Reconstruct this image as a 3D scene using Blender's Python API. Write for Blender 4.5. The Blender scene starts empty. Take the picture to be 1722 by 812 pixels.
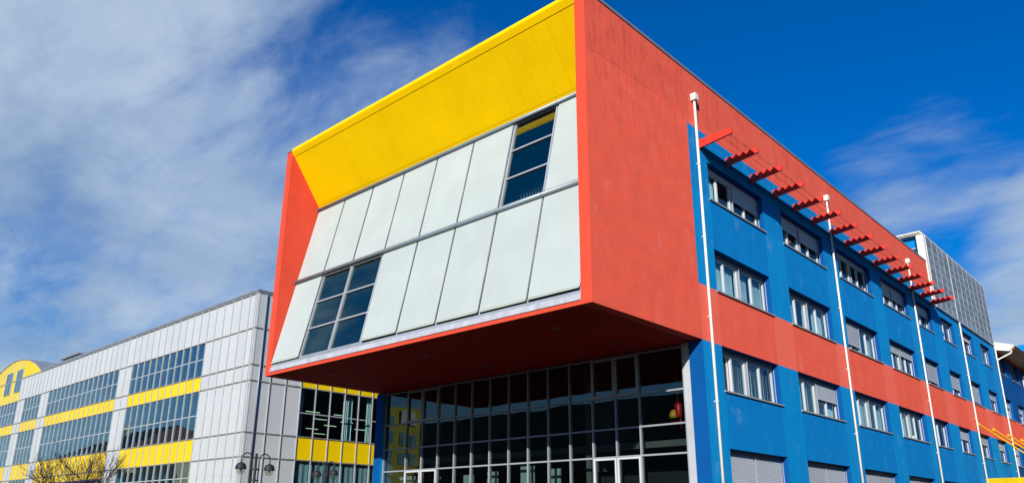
import bpy, bmesh, math, random
from mathutils import Vector, Matrix
random.seed(7)
S = bpy.context.scene
COL = S.collection
rad = math.radians

# ------------------------------------------------------------------ camera
cam_d = bpy.data.cameras.new('camera')
cam = bpy.data.objects.new('camera', cam_d)
COL.objects.link(cam)
YAW, PITCH, ROLL = rad(-42.683), rad(17.720), rad(0.2466)
fw = Vector((math.sin(YAW)*math.cos(PITCH), math.cos(YAW)*math.cos(PITCH), math.sin(PITCH)))
rt = Vector((math.cos(YAW), -math.sin(YAW), 0)); up = rt.cross(fw)
r2 = rt*math.cos(ROLL) + up*math.sin(ROLL); u2 = -rt*math.sin(ROLL) + up*math.cos(ROLL)
m = Matrix((r2, u2, -fw)).transposed().to_4x4()
m.translation = Vector((11.336, -15.271, 1.6))
cam.matrix_world = m
cam_d.sensor_width = 36
cam_d.lens = 1295.94/1722*36
cam_d.shift_x = -(862.986-861)/1722
cam_d.shift_y = (466.21-406)/1722
cam_d.clip_start = .1; cam_d.clip_end = 4000
S.camera = cam
S.render.resolution_x, S.render.resolution_y = 1024, 482

# ------------------------------------------------------------------ light and sky
TO_SUN = Vector((.515, -1, .495)).normalized()
SUN_EL = math.asin(TO_SUN.z); SUN_AZ = math.atan2(TO_SUN.x, TO_SUN.y)
sd = bpy.data.lights.new('sun', 'SUN'); sd.energy = 5.0; sd.angle = rad(.5); sd.color = (1, .95, .87)
so = bpy.data.objects.new('sun', sd); COL.objects.link(so)
so.rotation_euler = (-TO_SUN).to_track_quat('-Z', 'Y').to_euler(); so.location = (30, -60, 60)
S.view_settings.view_transform = 'Standard'; S.view_settings.look = 'None'
S.cycles.caustics_reflective = False; S.cycles.caustics_refractive = False
S.view_settings.exposure = .35; S.view_settings.gamma = 1; S.view_settings.use_curve_mapping = False

W = bpy.data.worlds.new('World'); S.world = W; W.use_nodes = True
wn, wl = W.node_tree.nodes, W.node_tree.links
wn.clear()
def wnode(t, **k):
    n = wn.new(t)
    for a, v in k.items(): setattr(n, a, v)
    return n
def wmath(op, a, b=None, clamp=False):
    n = wnode('ShaderNodeMath', operation=op, use_clamp=clamp)
    for i, v in enumerate((a, b)):
        if v is None: continue
        if hasattr(v, 'is_linked'): wl.new(v, n.inputs[i])
        else: n.inputs[i].default_value = v
    return n.outputs[0]
sky = wnode('ShaderNodeTexSky', sky_type='NISHITA', sun_disc=False)
sky.sun_elevation = SUN_EL; sky.sun_rotation = SUN_AZ
sky.air_density = 1.0; sky.dust_density = .25; sky.ozone_density = 3.0
tc = wnode('ShaderNodeTexCoord')
D = tc.outputs['Generated']
sep = wnode('ShaderNodeSeparateXYZ'); wl.new(D, sep.inputs[0])
den = wmath('ADD', wmath('MAXIMUM', sep.outputs[2], 0.0), .22)
cmb = wnode('ShaderNodeCombineXYZ')
wl.new(wmath('DIVIDE', sep.outputs[0], den), cmb.inputs[0])
wl.new(wmath('DIVIDE', sep.outputs[1], den), cmb.inputs[1])
def wnoise(scale, detail, rough, dist, rot, sc, off=(0, 0, 0)):
    mp = wnode('ShaderNodeMapping'); mp.inputs['Rotation'].default_value = (0, 0, rot); mp.inputs['Scale'].default_value = sc
    mp.inputs['Location'].default_value = off
    wl.new(cmb.outputs[0], mp.inputs[0])
    n = wnode('ShaderNodeTexNoise'); n.inputs['Scale'].default_value = scale; n.inputs['Detail'].default_value = detail
    n.inputs['Roughness'].default_value = rough; n.inputs['Distortion'].default_value = dist
    wl.new(mp.outputs[0], n.inputs[0]); return n.outputs[0]
def wlobe(d, lo, hi):                       # a wide region of the sky around a world direction
    vd = wnode('ShaderNodeVectorMath', operation='DOT_PRODUCT'); wl.new(D, vd.inputs[0])
    vd.inputs[1].default_value = Vector(d).normalized()
    mr = wnode('ShaderNodeMapRange', interpolation_type='SMOOTHSTEP'); wl.new(vd.outputs['Value'], mr.inputs[0])
    mr.inputs[1].default_value = math.cos(rad(lo)); mr.inputs[2].default_value = math.cos(rad(hi))
    return mr.outputs[0]
SKY = dict(n1=wnoise, lobe=wlobe)
big = wnoise(1.15, 5, .5, .35, .5, (1, 1.6, 1), (3.1, 1.7, 0))
fine = wnoise(3.2, 8, .62, .6, .9, (1, 2.2, 1), (.4, 5.2, 0))
puff = wnoise(6.5, 7, .6, .3, .2, (1, 1.5, 1), (2.2, .7, 0))
nz = wmath('ADD', wmath('ADD', wmath('MULTIPLY', big, .85), wmath('MULTIPLY', fine, .45)), wmath('MULTIPLY', puff, .2))
nz = wmath('SUBTRACT', nz, .25)
west = wlobe((-.97, .13, .27), 44, 13)
wisp = wmath('MAXIMUM', wlobe((-.20, .905, .375), 8, 1.5), wmath('MULTIPLY', wlobe((-.05, .97, .235), 11, 4), 2.0))
cov = wmath('ADD', wmath('ADD', nz, wmath('MULTIPLY', west, .37)), wmath('MULTIPLY', wisp, .22))
mr = wnode('ShaderNodeMapRange', interpolation_type='SMOOTHSTEP'); wl.new(cov, mr.inputs[0])
mr.inputs[1].default_value = .55; mr.inputs[2].default_value = .98
shade = wnode('ShaderNodeMapRange'); wl.new(wnoise(2.0, 6, .55, .4, .3, (1, 1.3, 1), (7, 2, 0)), shade.inputs[0])
shade.inputs[1].default_value = .3; shade.inputs[2].default_value = .72
ccol = wnode('ShaderNodeMix', data_type='RGBA'); wl.new(shade.outputs[0], ccol.inputs[0])
ccol.inputs[6].default_value = (3.4, 5.15, 7.9, 1); ccol.inputs[7].default_value = (7.9, 9.6, 11.7, 1)
hs = wnode('ShaderNodeHueSaturation'); hs.inputs['Saturation'].default_value = 1.6; hs.inputs['Value'].default_value = 1.0
wl.new(sky.outputs[0], hs.inputs['Color'])
mix = wnode('ShaderNodeMix', data_type='RGBA')
wl.new(wmath('MULTIPLY', mr.outputs[0], .92), mix.inputs[0]); hgt = wnode('ShaderNodeMapRange', interpolation_type='SMOOTHSTEP'); wl.new(sep.outputs[2], hgt.inputs[0]); hgt.inputs[1].default_value = -.02; hgt.inputs[2].default_value = .42
sat = wnode('ShaderNodeMapRange'); wl.new(hgt.outputs[0], sat.inputs[0]); sat.inputs[3].default_value = 1.05; sat.inputs[4].default_value = 1.6; wl.new(sat.outputs[0], hs.inputs['Saturation'])
tint = wnode('ShaderNodeMix', data_type='RGBA'); wl.new(hgt.outputs[0], tint.inputs[0]); tint.inputs[6].default_value = (.95, 1.12, 1.28, 1); tint.inputs[7].default_value = (1, 1.38, 1.9, 1)
pol = wnode('ShaderNodeMix', data_type='RGBA', blend_type='MULTIPLY'); pol.inputs[0].default_value = 1; wl.new(tint.outputs[2], pol.inputs[7])
wl.new(hs.outputs[0], pol.inputs[6]); wl.new(pol.outputs[2], mix.inputs[6]); wl.new(ccol.outputs[2], mix.inputs[7])
bg = wnode('ShaderNodeBackground'); bg.inputs[1].default_value = .055
wl.new(mix.outputs[2], bg.inputs[0])
wo = wnode('ShaderNodeOutputWorld'); wl.new(bg.outputs[0], wo.inputs[0])

# ------------------------------------------------------------------ materials
MATS = {}
def mat(name, col, rough=.7, metal=0., spec=.5, var=.10, vscale=1.5, bump=.0, bscale=60, streak=0., streak_col=None, fade=None,
        rand=0., zdirt=None, coat=0., crack=False):
    m = bpy.data.materials.new(name); m.use_nodes = True
    nt = m.node_tree; N, L = nt.nodes, nt.links
    b = N['Principled BSDF']
    b.inputs['Roughness'].default_value = rough; b.inputs['Metallic'].default_value = metal
    b.inputs['Specular IOR Level'].default_value = spec
    b.inputs['Coat Weight'].default_value = coat
    t = N.new('ShaderNodeTexCoord'); P = t.outputs['Object']
    def noise(scale, det=4, sc=(1, 1, 1), ro=.55):
        mp = N.new('ShaderNodeMapping'); mp.inputs['Scale'].default_value = sc; L.new(P, mp.inputs[0])
        n = N.new('ShaderNodeTexNoise'); n.inputs['Scale'].default_value = scale; n.inputs['Detail'].default_value = det
        n.inputs['Roughness'].default_value = ro; L.new(mp.outputs[0], n.inputs[0]); return n.outputs[0]
    def mth(op, a, c=None, cl=False):
        n = N.new('ShaderNodeMath'); n.operation = op; n.use_clamp = cl
        for i, v in enumerate((a, c)):
            if v is None: continue
            if hasattr(v, 'is_linked'): L.new(v, n.inputs[i])
            else: n.inputs[i].default_value = v
        return n.outputs[0]
    def rng(v, a, c, lo, hi):
        n = N.new('ShaderNodeMapRange'); L.new(v, n.inputs[0])
        for i, q in enumerate((a, c, lo, hi)): n.inputs[i+1].default_value = q
        return n.outputs[0]
    def mixc(f, A, B):
        n = N.new('ShaderNodeMix'); n.data_type = 'RGBA'
        L.new(f, n.inputs[0]) if hasattr(f, 'is_linked') else setattr(n.inputs[0], 'default_value', f)
        for i, c in ((6, A), (7, B)):
            if hasattr(c, 'is_linked'): L.new(c, n.inputs[i])
            else: n.inputs[i].default_value = (*c, 1)
        return n.outputs[2]
    c0 = tuple(max(0, x*(1-var)) for x in col); c1 = tuple(min(1, x*(1+var)) for x in col)
    c = mixc(rng(noise(vscale, 6), .3, .7, 0, 1), c0, c1)
    if fade:
        a = N.new('ShaderNodeAttribute'); a.attribute_name = 'fade'; a.attribute_type = 'GEOMETRY'
        f = mth('MULTIPLY', a.outputs['Fac'], rng(noise(2.2, 6, (1, 1, .5)), .25, .7, .55, 1.))
        c = mixc(f, c, fade)
        ch = mth('MULTIPLY', rng(noise(1.1, 8, (1, 1, .8), .7), .57, .76, 0, .55), 1)
        c = mixc(ch, c, tuple(min(1, x*.8+.16) for x in col))
    if streak:
        s = rng(noise(2.6, 7, (2.2, 2.2, .4), .68), .50, .80, 0, streak)
        if zdirt:
            sx = N.new('ShaderNodeSeparateXYZ'); L.new(P, sx.inputs[0])
            s = mth('MULTIPLY', s, rng(sx.outputs[2], zdirt[0], zdirt[1], .12, 1.))
        c = mixc(s, c, streak_col or tuple(x*.45 for x in col))
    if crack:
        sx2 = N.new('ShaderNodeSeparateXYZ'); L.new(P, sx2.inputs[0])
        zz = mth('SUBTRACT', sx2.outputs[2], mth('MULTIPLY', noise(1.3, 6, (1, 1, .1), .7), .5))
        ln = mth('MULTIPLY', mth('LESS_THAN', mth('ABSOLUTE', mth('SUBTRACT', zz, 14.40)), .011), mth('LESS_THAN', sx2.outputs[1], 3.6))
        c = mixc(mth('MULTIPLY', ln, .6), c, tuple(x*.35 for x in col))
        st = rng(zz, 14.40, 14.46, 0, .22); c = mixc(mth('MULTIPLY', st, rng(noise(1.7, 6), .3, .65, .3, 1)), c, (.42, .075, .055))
    if rand:
        oi = N.new('ShaderNodeObjectInfo')
        hv = N.new('ShaderNodeHueSaturation'); L.new(rng(oi.outputs['Random'], 0, 1, 1-rand, 1+rand), hv.inputs['Value']); L.new(c, hv.inputs['Color'])
        c = hv.outputs[0]
    L.new(c, b.inputs['Base Color'])
    if bump:
        bp = N.new('ShaderNodeBump'); bp.inputs['Strength'].default_value = bump; bp.inputs['Distance'].default_value = .02
        L.new(noise(bscale, 4), bp.inputs['Height']); L.new(bp.outputs[0], b.inputs['Normal'])
    MATS[name] = m
    return m
def glass(name, ior, tint, gcol, add=0., rough=.0, wav=0.):
    m = bpy.data.materials.new(name); m.use_nodes = True
    N, L = m.node_tree.nodes, m.node_tree.links
    N.clear()
    o = N.new('ShaderNodeOutputMaterial'); mx = N.new('ShaderNodeMixShader')
    tr = N.new('ShaderNodeBsdfTransparent'); tr.inputs[0].default_value = (*tint, 1)
    gl = N.new('ShaderNodeBsdfGlossy'); gl.inputs[0].default_value = (*gcol, 1); gl.inputs['Roughness'].default_value = rough
    fr = N.new('ShaderNodeFresnel'); fr.inputs[0].default_value = ior
    ad = N.new('ShaderNodeMath'); ad.operation = 'ADD'; ad.use_clamp = True; ad.inputs[1].default_value = add
    if wav:
        t = N.new('ShaderNodeTexCoord'); oi = N.new('ShaderNodeObjectInfo')
        va = N.new('ShaderNodeVectorMath'); va.operation = 'ADD'; L.new(t.outputs['Object'], va.inputs[0])
        sc = N.new('ShaderNodeVectorMath'); sc.operation = 'SCALE'; L.new(oi.outputs['Location'], sc.inputs[0]); sc.inputs['Scale'].default_value = .37
        L.new(sc.outputs[0], va.inputs[1])
        n = N.new('ShaderNodeTexNoise'); n.inputs['Scale'].default_value = .9; n.inputs['Detail'].default_value = 1; L.new(va.outputs[0], n.inputs[0])
        bp = N.new('ShaderNodeBump'); bp.inputs['Strength'].default_value = wav; bp.inputs['Distance'].default_value = .05
        L.new(n.outputs[0], bp.inputs['Height']); L.new(bp.outputs[0], gl.inputs['Normal'])
    ge = N.new('ShaderNodeNewGeometry'); bf = N.new('ShaderNodeMath'); bf.operation = 'SUBTRACT'; bf.inputs[0].default_value = 1
    L.new(ge.outputs['Backfacing'], bf.inputs[1]); mu = N.new('ShaderNodeMath'); mu.operation = 'MULTIPLY'      # only the outer face of a pane mirrors
    L.new(fr.outputs[0], ad.inputs[0]); L.new(ad.outputs[0], mu.inputs[0]); L.new(bf.outputs[0], mu.inputs[1]); L.new(mu.outputs[0], mx.inputs[0]); L.new(tr.outputs[0], mx.inputs[1]); L.new(gl.outputs[0], mx.inputs[2])
    L.new(mx.outputs[0], o.inputs[0]); MATS[name] = m
    return m
RED = (.81, .112, .064); BLUE = (.0, .19, .50)
red = mat('red_render', RED, .85, spec=.12, bump=.25, bscale=45, var=.07, streak=.8, streak_col=(.30, .045, .035), zdirt=(11.8, 15.2), crack=True, fade=(.86, .165, .11))
red_in = mat('red_render_deep', (.62, .066, .034), .8, spec=.1, bump=.2, var=.06)  # deeper red for box ends, inner faces and lip
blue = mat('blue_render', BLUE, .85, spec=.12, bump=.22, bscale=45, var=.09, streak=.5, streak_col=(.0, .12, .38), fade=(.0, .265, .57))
blue_in = mat('blue_render_deep', (.0, .070, .26), .8, spec=.12, bump=.15, var=.06)  # deeper blue for reveals, column fronts and the annex
yellow = mat('yellow_metal', (.90, .555, .0), .5, spec=.1, var=.05, vscale=.7, rand=.02, bump=.03, bscale=3)
yellow_b = mat('yellow_panel_paint', (.72, .50, .0), .4, spec=.3, var=.03, rand=.05)
white = mat('white_panel_paint', (.455, .475, .488), .45, var=.04, rand=.04, streak=.25, streak_col=(.5, .48, .44))
whitep = mat('white_pipe_paint', (.70, .655, .57), .45, var=.06, vscale=4, streak=.2, streak_col=(.5, .42, .34))
frame_w = mat('white_window_frame', (.51, .525, .545), .4, var=.05)
screen = mat('white_screen_cloth', (.385, .435, .42), .8, spec=.2, var=.05, vscale=.8, rand=.025, streak=.22, streak_col=(.33, .385, .355))
screen_hem = mat('screen_hem', (.33, .37, .32), .7)
steel = mat('grey_steel', (.19, .235, .27), .35, metal=.1, var=.08)
alu = mat('anodised_aluminium', (.35, .37, .41), .4, metal=.1, var=.08)
alu_d = mat('grey_mullion', (.36, .40, .43), .4, metal=.3, var=.1)
coping = mat('zinc_coping', (.33, .36, .39), .5, metal=.5, var=.12)
sillm = mat('stone_sill', (.30, .30, .30), .6, var=.15)
shutter_m = mat('grey_shutter', (.40, .43, .47), .5, var=.05, rand=.08)
shutter_l = mat('pale_shutter', (.50, .51, .53), .5, var=.05, rand=.06)
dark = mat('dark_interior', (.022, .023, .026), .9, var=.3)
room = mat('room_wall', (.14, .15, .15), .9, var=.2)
joint = mat('dark_joint', (.05, .055, .06), .8)
curtain_m = mat('pale_curtain', (.62, .72, .74), .9, var=.1, rand=.25)
curtain_g = mat('green_white_curtain', (.62, .74, .66), .9, var=.08)
blind_m = mat('pale_green_blind', (.42, .53, .50), .9, var=.08, rand=.05)
finred = mat('red_lacquer', (.60, .030, .016), .45, var=.06, rand=.05)
louv = mat('louvre_metal', (.06, .045, .07), .5, metal=.2)
meshm = mat('grey_cladding_sheet', (.22, .25, .27), .5, metal=.25, var=.1, rand=.16, bump=.15, bscale=20)
lampm = mat('dark_lamp_metal', (.035, .037, .042), .4, metal=.4, var=.2)
asphalt = mat('asphalt', (.045, .045, .048), .9, spec=.05, var=.25, vscale=.5, bump=.3, bscale=80)
paving = mat('concrete_paving', (.05, .048, .046), .9, spec=.05, var=.2, vscale=.7, bump=.2)
bark = mat('bark', (.022, .017, .014), .9, var=.3, vscale=8)
cream = mat('cream_fascia', (.72, .66, .54), .6, var=.06)
soffit_m = mat('eaves_boarding', (.42, .40, .38), .8, var=.08)
roofred = mat('red_tiles', (.13, .035, .028), .85, var=.3, vscale=6, bump=.4, bscale=25)
tan = mat('tan_render', (.62, .43, .22), .85, var=.12)
darkb = mat('dark_cladding', (.05, .052, .055), .7, var=.2)
darkw = mat('dim_window', (.02, .022, .025), .5)
mulm = mat('weathered_mullion', (.37, .41, .415), .5, var=.15)
transm = mat('stained_transom', (.18, .18, .17), .6, var=.3)
boxm = mat('shutter_box_grey', (.17, .19, .22), .5)
dlm = mat('downlight_rim', (.10, .09, .09), .5)
postm = mat('grey_post', (.40, .42, .45), .45)
can_y = mat('canopy_yellow_paint', (.58, .39, .0), .5, spec=.2)
hallm = mat('hall_bar_paint', (.27, .29, .325), .4, var=.1)
purple = mat('violet_beam', (.05, .04, .16), .5)
extred = mat('red_enamel', (.60, .02, .015), .35)
orange = mat('orange_enamel', (.75, .36, .03), .4)
g_win = glass('window_glass', 1.5, (.82, .93, .955), (.85, .97, 1), .04, wav=.03)
g_hall = glass('hall_glass', 1.55, (.66, .72, .71), (.85, .95, .88), .06, wav=.055)
g_blue = glass('reflective_glass', 1.6, (.26, .40, .48), (.52, .83, .98), .38, wav=.09)
g_box = glass('tinted_glass', 1.5, (.55, .70, .76), (.90, 1., .66), .27, wav=.02)
bulbm = glass('lamp_globe', 1.45, (.82, .83, .74), (1, 1, 1), .05)
def emis(name, col, s):
    m = bpy.data.materials.new(name); m.use_nodes = True
    b = m.node_tree.nodes['Principled BSDF']; b.inputs['Base Color'].default_value = (.7, .7, .7, 1)
    b.inputs['Emission Color'].default_value = (*col, 1); b.inputs['Emission Strength'].default_value = s
    MATS[name] = m; return m
tube_m = emis('fluorescent_tube', (.75, 1., .62), .55)

# ------------------------------------------------------------------ mesh helpers
def BM(): return bmesh.new()
def quad(bm, pts, mi=0):
    f = bm.faces.new([bm.verts.new(p) for p in pts]); f.material_index = mi; return f
def box(bm, x0, x1, y0, y1, z0, z1, mi=0):
    v = [bm.verts.new((x, y, z)) for z in (z0, z1) for y in (y0, y1) for x in (x0, x1)]
    for q in ((0, 2, 3, 1), (4, 5, 7, 6), (0, 1, 5, 4), (2, 6, 7, 3), (0, 4, 6, 2), (1, 3, 7, 5)):
        bm.faces.new([v[i] for i in q]).material_index = mi
def prism(bm, poly, axis, a, b, mi=0):
    """extrude a 2-D outline along x, y or z from a to b"""
    def P(u, w, t): return {'x': (t, u, w), 'y': (u, t, w), 'z': (u, w, t)}[axis]
    A = [bm.verts.new(P(u, w, a)) for u, w in poly]; B = [bm.verts.new(P(u, w, b)) for u, w in poly]
    n = len(poly)
    fs = [bm.faces.new(A[::-1]), bm.faces.new(B)]
    for i in range(n): fs.append(bm.faces.new((A[i], A[(i+1) % n], B[(i+1) % n], B[i])))
    for f in fs: f.material_index = mi
def tube(bm, pts, r, n=10, caps=True, mi=0):
    pts = [Vector(p) for p in pts]; rs = r if isinstance(r, (list, tuple)) else [r]*len(pts)
    rings = []; ref = None
    for i, p in enumerate(pts):
        d = (pts[min(i+1, len(pts)-1)] - pts[max(i-1, 0)]).normalized()
        if ref is None: ref = d.orthogonal().normalized()
        ref = (ref - d*ref.dot(d)).normalized(); s = d.cross(ref)
        rings.append([bm.verts.new(p + (ref*math.cos(2*math.pi*k/n) + s*math.sin(2*math.pi*k/n))*rs[i]) for k in range(n)])
    for a, b in zip(rings, rings[1:]):
        for k in range(n):
            f = bm.faces.new((a[k], a[(k+1) % n], b[(k+1) % n], b[k])); f.smooth = n > 5; f.material_index = mi
    if caps and n > 2:
        bm.faces.new(rings[0][::-1]).material_index = mi; bm.faces.new(rings[-1]).material_index = mi
def lathe(bm, prof, c=(0, 0, 0), n=20):
    rings = [[bm.verts.new((c[0]+r*math.cos(2*math.pi*k/n), c[1]+r*math.sin(2*math.pi*k/n), c[2]+z)) for k in range(n)] for r, z in prof]
    for a, b in zip(rings, rings[1:]):
        for k in range(n): bm.faces.new((a[k], a[(k+1) % n], b[(k+1) % n], b[k])).smooth = True
def mesh(name, bm, mats, fix=True):
    if fix: bmesh.ops.recalc_face_normals(bm, faces=bm.faces)
    me = bpy.data.meshes.new(name); bm.to_mesh(me); bm.free()
    for q in (mats if isinstance(mats, (list, tuple)) else [mats]): me.materials.append(q)
    return me
def wloc(o):
    v = Vector((0, 0, 0))
    while o: v = v + o.location; o = o.parent if not o.matrix_parent_inverse.translation.length else None
    return v
def put(name, me, parent=None, loc=(0, 0, 0), world=True):
    """link a mesh as one object; world=True: loc is a world position even under a parent"""
    o = bpy.data.objects.new(name, me); COL.objects.link(o); o.location = loc
    if parent:
        o.parent = parent
        if world: o.matrix_parent_inverse = Matrix.Translation(-wloc(parent))
    return o
def obj(name, bm, mats, parent=None, loc=(0, 0, 0), world=True, fix=True): return put(name, mesh(name, bm, mats, fix), parent, loc, world)
def thing(name, label, cat, loc, group=None):
    o = bpy.data.objects.new(name, None); COL.objects.link(o); o.location = loc; o.empty_display_size = .5
    o['label'] = label; o['category'] = cat
    if group: o['group'] = group
    return o
def tag(o, label, cat, group=None):
    o['label'] = label; o['category'] = cat
    if group: o['group'] = group
    return o
def holder(name, parent, loc):                       # a part that is a set of sub-parts
    o = bpy.data.objects.new(name, None); COL.objects.link(o); o.location = loc; o.parent = parent
    o.matrix_parent_inverse = Matrix.Translation(-wloc(parent)); return o

# ------------------------------------------------------------------ ground
g = BM(); quad(g, [(-1500, -1500, -.15), (1500, -1500, -.15), (1500, 1500, -.15), (-1500, 1500, -.15)])
o = obj('ground', g, asphalt); o['kind'] = 'structure'
g = BM(); box(g, -100, 14, -4.5, 90, -.14, 0); o = obj('pavement', g, paving); o['kind'] = 'structure'
g = BM(); box(g, -100, 14.2, -4.72, -4.51, -.14, .004); o = obj('kerb', g, sillm); o['kind'] = 'structure'

# ================================================================== the red, blue and yellow office building
office = thing('office_building', 'red and blue office block with yellow lined projecting box over a dark glass hall', 'office building', (-7.9, 20, 0))
BX0, BX1 = -15.82, 0.0                   # box, left and right outside faces
TOP, SOF = 16.54, 7.0
WIN_W = [(6.77, 4.10), (12.52, 4.12), (18.25, 4.12), (23.94, 4.06)]
WIN_N = [(29.66, 2.66), (34.36, 2.62), (38.98, 2.60), (43.62, 2.60)]
ROWS = [(12.03, 1.37), (8.82, 1.43), (5.58, 1.42)]
G_Z0, G_H = 2.38, 1.43

def wall_with_holes(ys, zs, holes, matfn, fadefn, xo=0., depth=.34, rmi=2):
    bm = BM(); fl = bm.faces.layers.float.new('fade')
    ys = sorted(set(round(y, 4) for y in ys)); zs = sorted(set(round(z, 4) for z in zs))
    for a, b in zip(ys, ys[1:]):
        for c, d in zip(zs, zs[1:]):
            cy, cz = (a+b)/2, (c+d)/2
            if any(h[0] < cy < h[1] and h[2] < cz < h[3] for h in holes): continue
            mi = matfn(cy, cz)
            if mi is None: continue
            f = quad(bm, [(xo, a, c), (xo, b, c), (xo, b, d), (xo, a, d)], mi); f[fl] = fadefn(cy, cz)
    for a, b, c, d in holes:
        i = xo - depth
        quad(bm, [(xo, a, c), (xo, a, d), (i, a, d), (i, a, c)], rmi); quad(bm, [(xo, b, c), (i, b, c), (i, b, d), (xo, b, d)], rmi)
        quad(bm, [(xo, a, d), (xo, b, d), (i, b, d), (i, a, d)], rmi); quad(bm, [(xo, a, c), (i, a, c), (i, b, c), (xo, b, c)], rmi)
    return bm
holes = []
for y, w in WIN_W + WIN_N:
    for z, h in ROWS: holes.append((y, y+w, z, z+h))
    holes.append((y, y+w, G_Z0, G_Z0+G_H))
ys = [5.57, 6.20, 33.15, 47.85] + [v for h in holes for v in h[:2]]
zs = [0, SOF, 8.81, 14.44, TOP] + [v for h in holes for v in h[2:]]
def mfn(y, z):
    if y < 6.2 and z < SOF: return None
    if y > 33.15 and z > 13.85: return None
    return 0 if (z > 14.44 or SOF < z < 8.81) else 1
cols = [(y-.05, y+w+.08) for y, w in WIN_W + WIN_N]
def ffn(y, z):
    return 0.06 if any(a < y < b for a, b in cols) else (.75 if z < 12.6 else .25)
zs += [13.85]
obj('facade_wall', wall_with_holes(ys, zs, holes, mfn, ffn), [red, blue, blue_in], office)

# window kit: one mesh per distinct piece, shared
def slats(w, h, p=.055):
    bm = BM(); n = max(1, int(h/p)); ring = []
    for i in range(n):
        z0, z1 = h*i/n, h*(i+1)/n
        for x, z in ((0, z0), (.008, z0+(z1-z0)*.25), (.008, z0+(z1-z0)*.75), (0, z1-.002)): ring.append((x, z))
    A = [bm.verts.new((x, 0, z)) for x, z in ring]; B = [bm.verts.new((x, w, z)) for x, z in ring]
    for i in range(len(ring)-1): bm.faces.new((A[i], B[i], B[i+1], A[i+1]))
    box(bm, -.012, .024, 0, w, -.045, -.001)
    return bm
def fold(w, h, n=None, amp=.035, seed=0):
    bm = BM(); rnd = random.Random(seed); n = n or max(6, int(w/.07)); prev = None
    for i in range(n+1):
        y = w*i/n; x = amp*(1 if i % 2 else -1)*rnd.uniform(.5, 1.2)
        c = (bm.verts.new((x, y, 0)), bm.verts.new((x*.7, y, h)))
        if prev: bm.faces.new((prev[0], c[0], c[1], prev[1])).smooth = False
        prev = c
    bmesh.ops.solidify(bm, geom=bm.faces[:], thickness=.004)
    return bm
CACHE = {}
def cached(key, fn):
    if key not in CACHE: CACHE[key] = fn()
    return CACHE[key]
def window(parent, y, z, w, h, sh, curtains, wide, xo=0., opened=False, pale=False):
    """a casement window in the facade plane x = xo; local frame: y along the wall, x out of it"""
    n = 4 if wide else 2
    halves = [(0.0, w/2), (w/2, w)] if wide else [(0.0, w)]
    xf0, xf1 = -.335, -.26
    HB = .15                                             # closed shutter box over the frame
    mull = []                                            # (centre, width)
    if wide: mull = [(w/4+.01, .085), (w/2, .19), (w*3/4-.01, .085)]
    else: mull = [(w/2, .15)]
    def fr():
        bm = BM()
        box(bm, xf0, xf1, .0, .07, 0, h-HB); box(bm, xf0, xf1, w-.07, w, 0, h-HB)
        box(bm, xf0, xf1, .07, w-.07, 0, .07); box(bm, xf0, xf1, .07, w-.07, h-HB-.07, h-HB)
        for c, q in mull: box(bm, xf0, xf1+.012, c-q/2, c+q/2, .07, h-HB-.07)
        return mesh('window_frame', bm, frame_w)
    win = put('window', cached(('fr', round(w, 2), round(h, 2), n), fr), parent, (xo, y, z))
    def hb():
        bm = BM(); box(bm, xf0, xf1+.03, .004, w-.004, h-HB+.002, h-.004); return mesh('shutter_box', bm, shutter_l if pale else boxm)
    put('shutter_box', cached(('hb', round(w, 2), round(h, 2), pale), hb), win, world=False)
    edges = [.07]
    for c, q in mull: edges += [c-q/2, c+q/2]
    edges.append(w-.07)
    ph = h-HB-.14
    for k in range(n):
        a, b = edges[2*k], edges[2*k+1]
        if opened and k == 0:                            # this leaf stands open: a dark gap is left
            def lf():
                bm = BM(); box(bm, 0, .05, 0, .06, 0, ph); box(bm, 0, .05, b-a-.06, b-a, 0, ph)
                box(bm, 0, .05, .06, b-a-.06, 0, .06); box(bm, 0, .05, .06, b-a-.06, ph-.06, ph); return mesh('open_leaf', bm, frame_w)
            l = put('open_leaf', cached(('leaf', round(b-a, 2), round(ph, 2)), lf), win, (xf0-.02, b, .07), False); l.rotation_euler = (0, 0, rad(-115+90+180)); l['label'] = 'window leaf swung open inwards'
            continue
        def pn():
            bm = BM(); box(bm, -.006, .006, 0, b-a, 0, ph); return mesh('pane', bm, g_win)
        put('pane', cached(('pane', round(b-a, 2), round(ph, 2)), pn), win, (-.298, a, .07), False)
    def sl():
        bm = BM(); box(bm, xf0+.01, .055, -.05, w+.06, -.05, -.001); return mesh('sill', bm, sillm)
    put('sill', cached(('sill', round(w, 2)), sl), win, world=False)
    for (a, b), f in zip(halves, sh):
        if f <= 0: continue
        hh = round((h-HB)*f, 2)
        def st(): return mesh('roller_shutter', slats(b-a-.13, hh), shutter_l if pale else shutter_m)
        put('roller_shutter', cached(('sh', round(b-a, 2), hh, pale), st), win, (-.215, a+.065, h-HB-hh), False)
    def gd():
        bm = BM(); box(bm, -.20, -.175, 0, .014, 0, h-HB); return mesh('shutter_guide', bm, alu)
    for gy in ((.004, w-.018, w/2-.007) if wide else (.004, w-.018)): put('shutter_guide', cached(('gd', round(h, 2)), gd), win, (0, gy, 0), False)
    for k, (a, b) in enumerate(curtains):
        key = ('cu', round(w*(b-a), 1), round(h, 1), k % 3)
        def cu(): return mesh('curtain', fold(w*(b-a), h-.1, seed=k), curtain_m)
        put('curtain', cached(key, cu), win, (-.42, w*a, .02), False)
    return win
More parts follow.
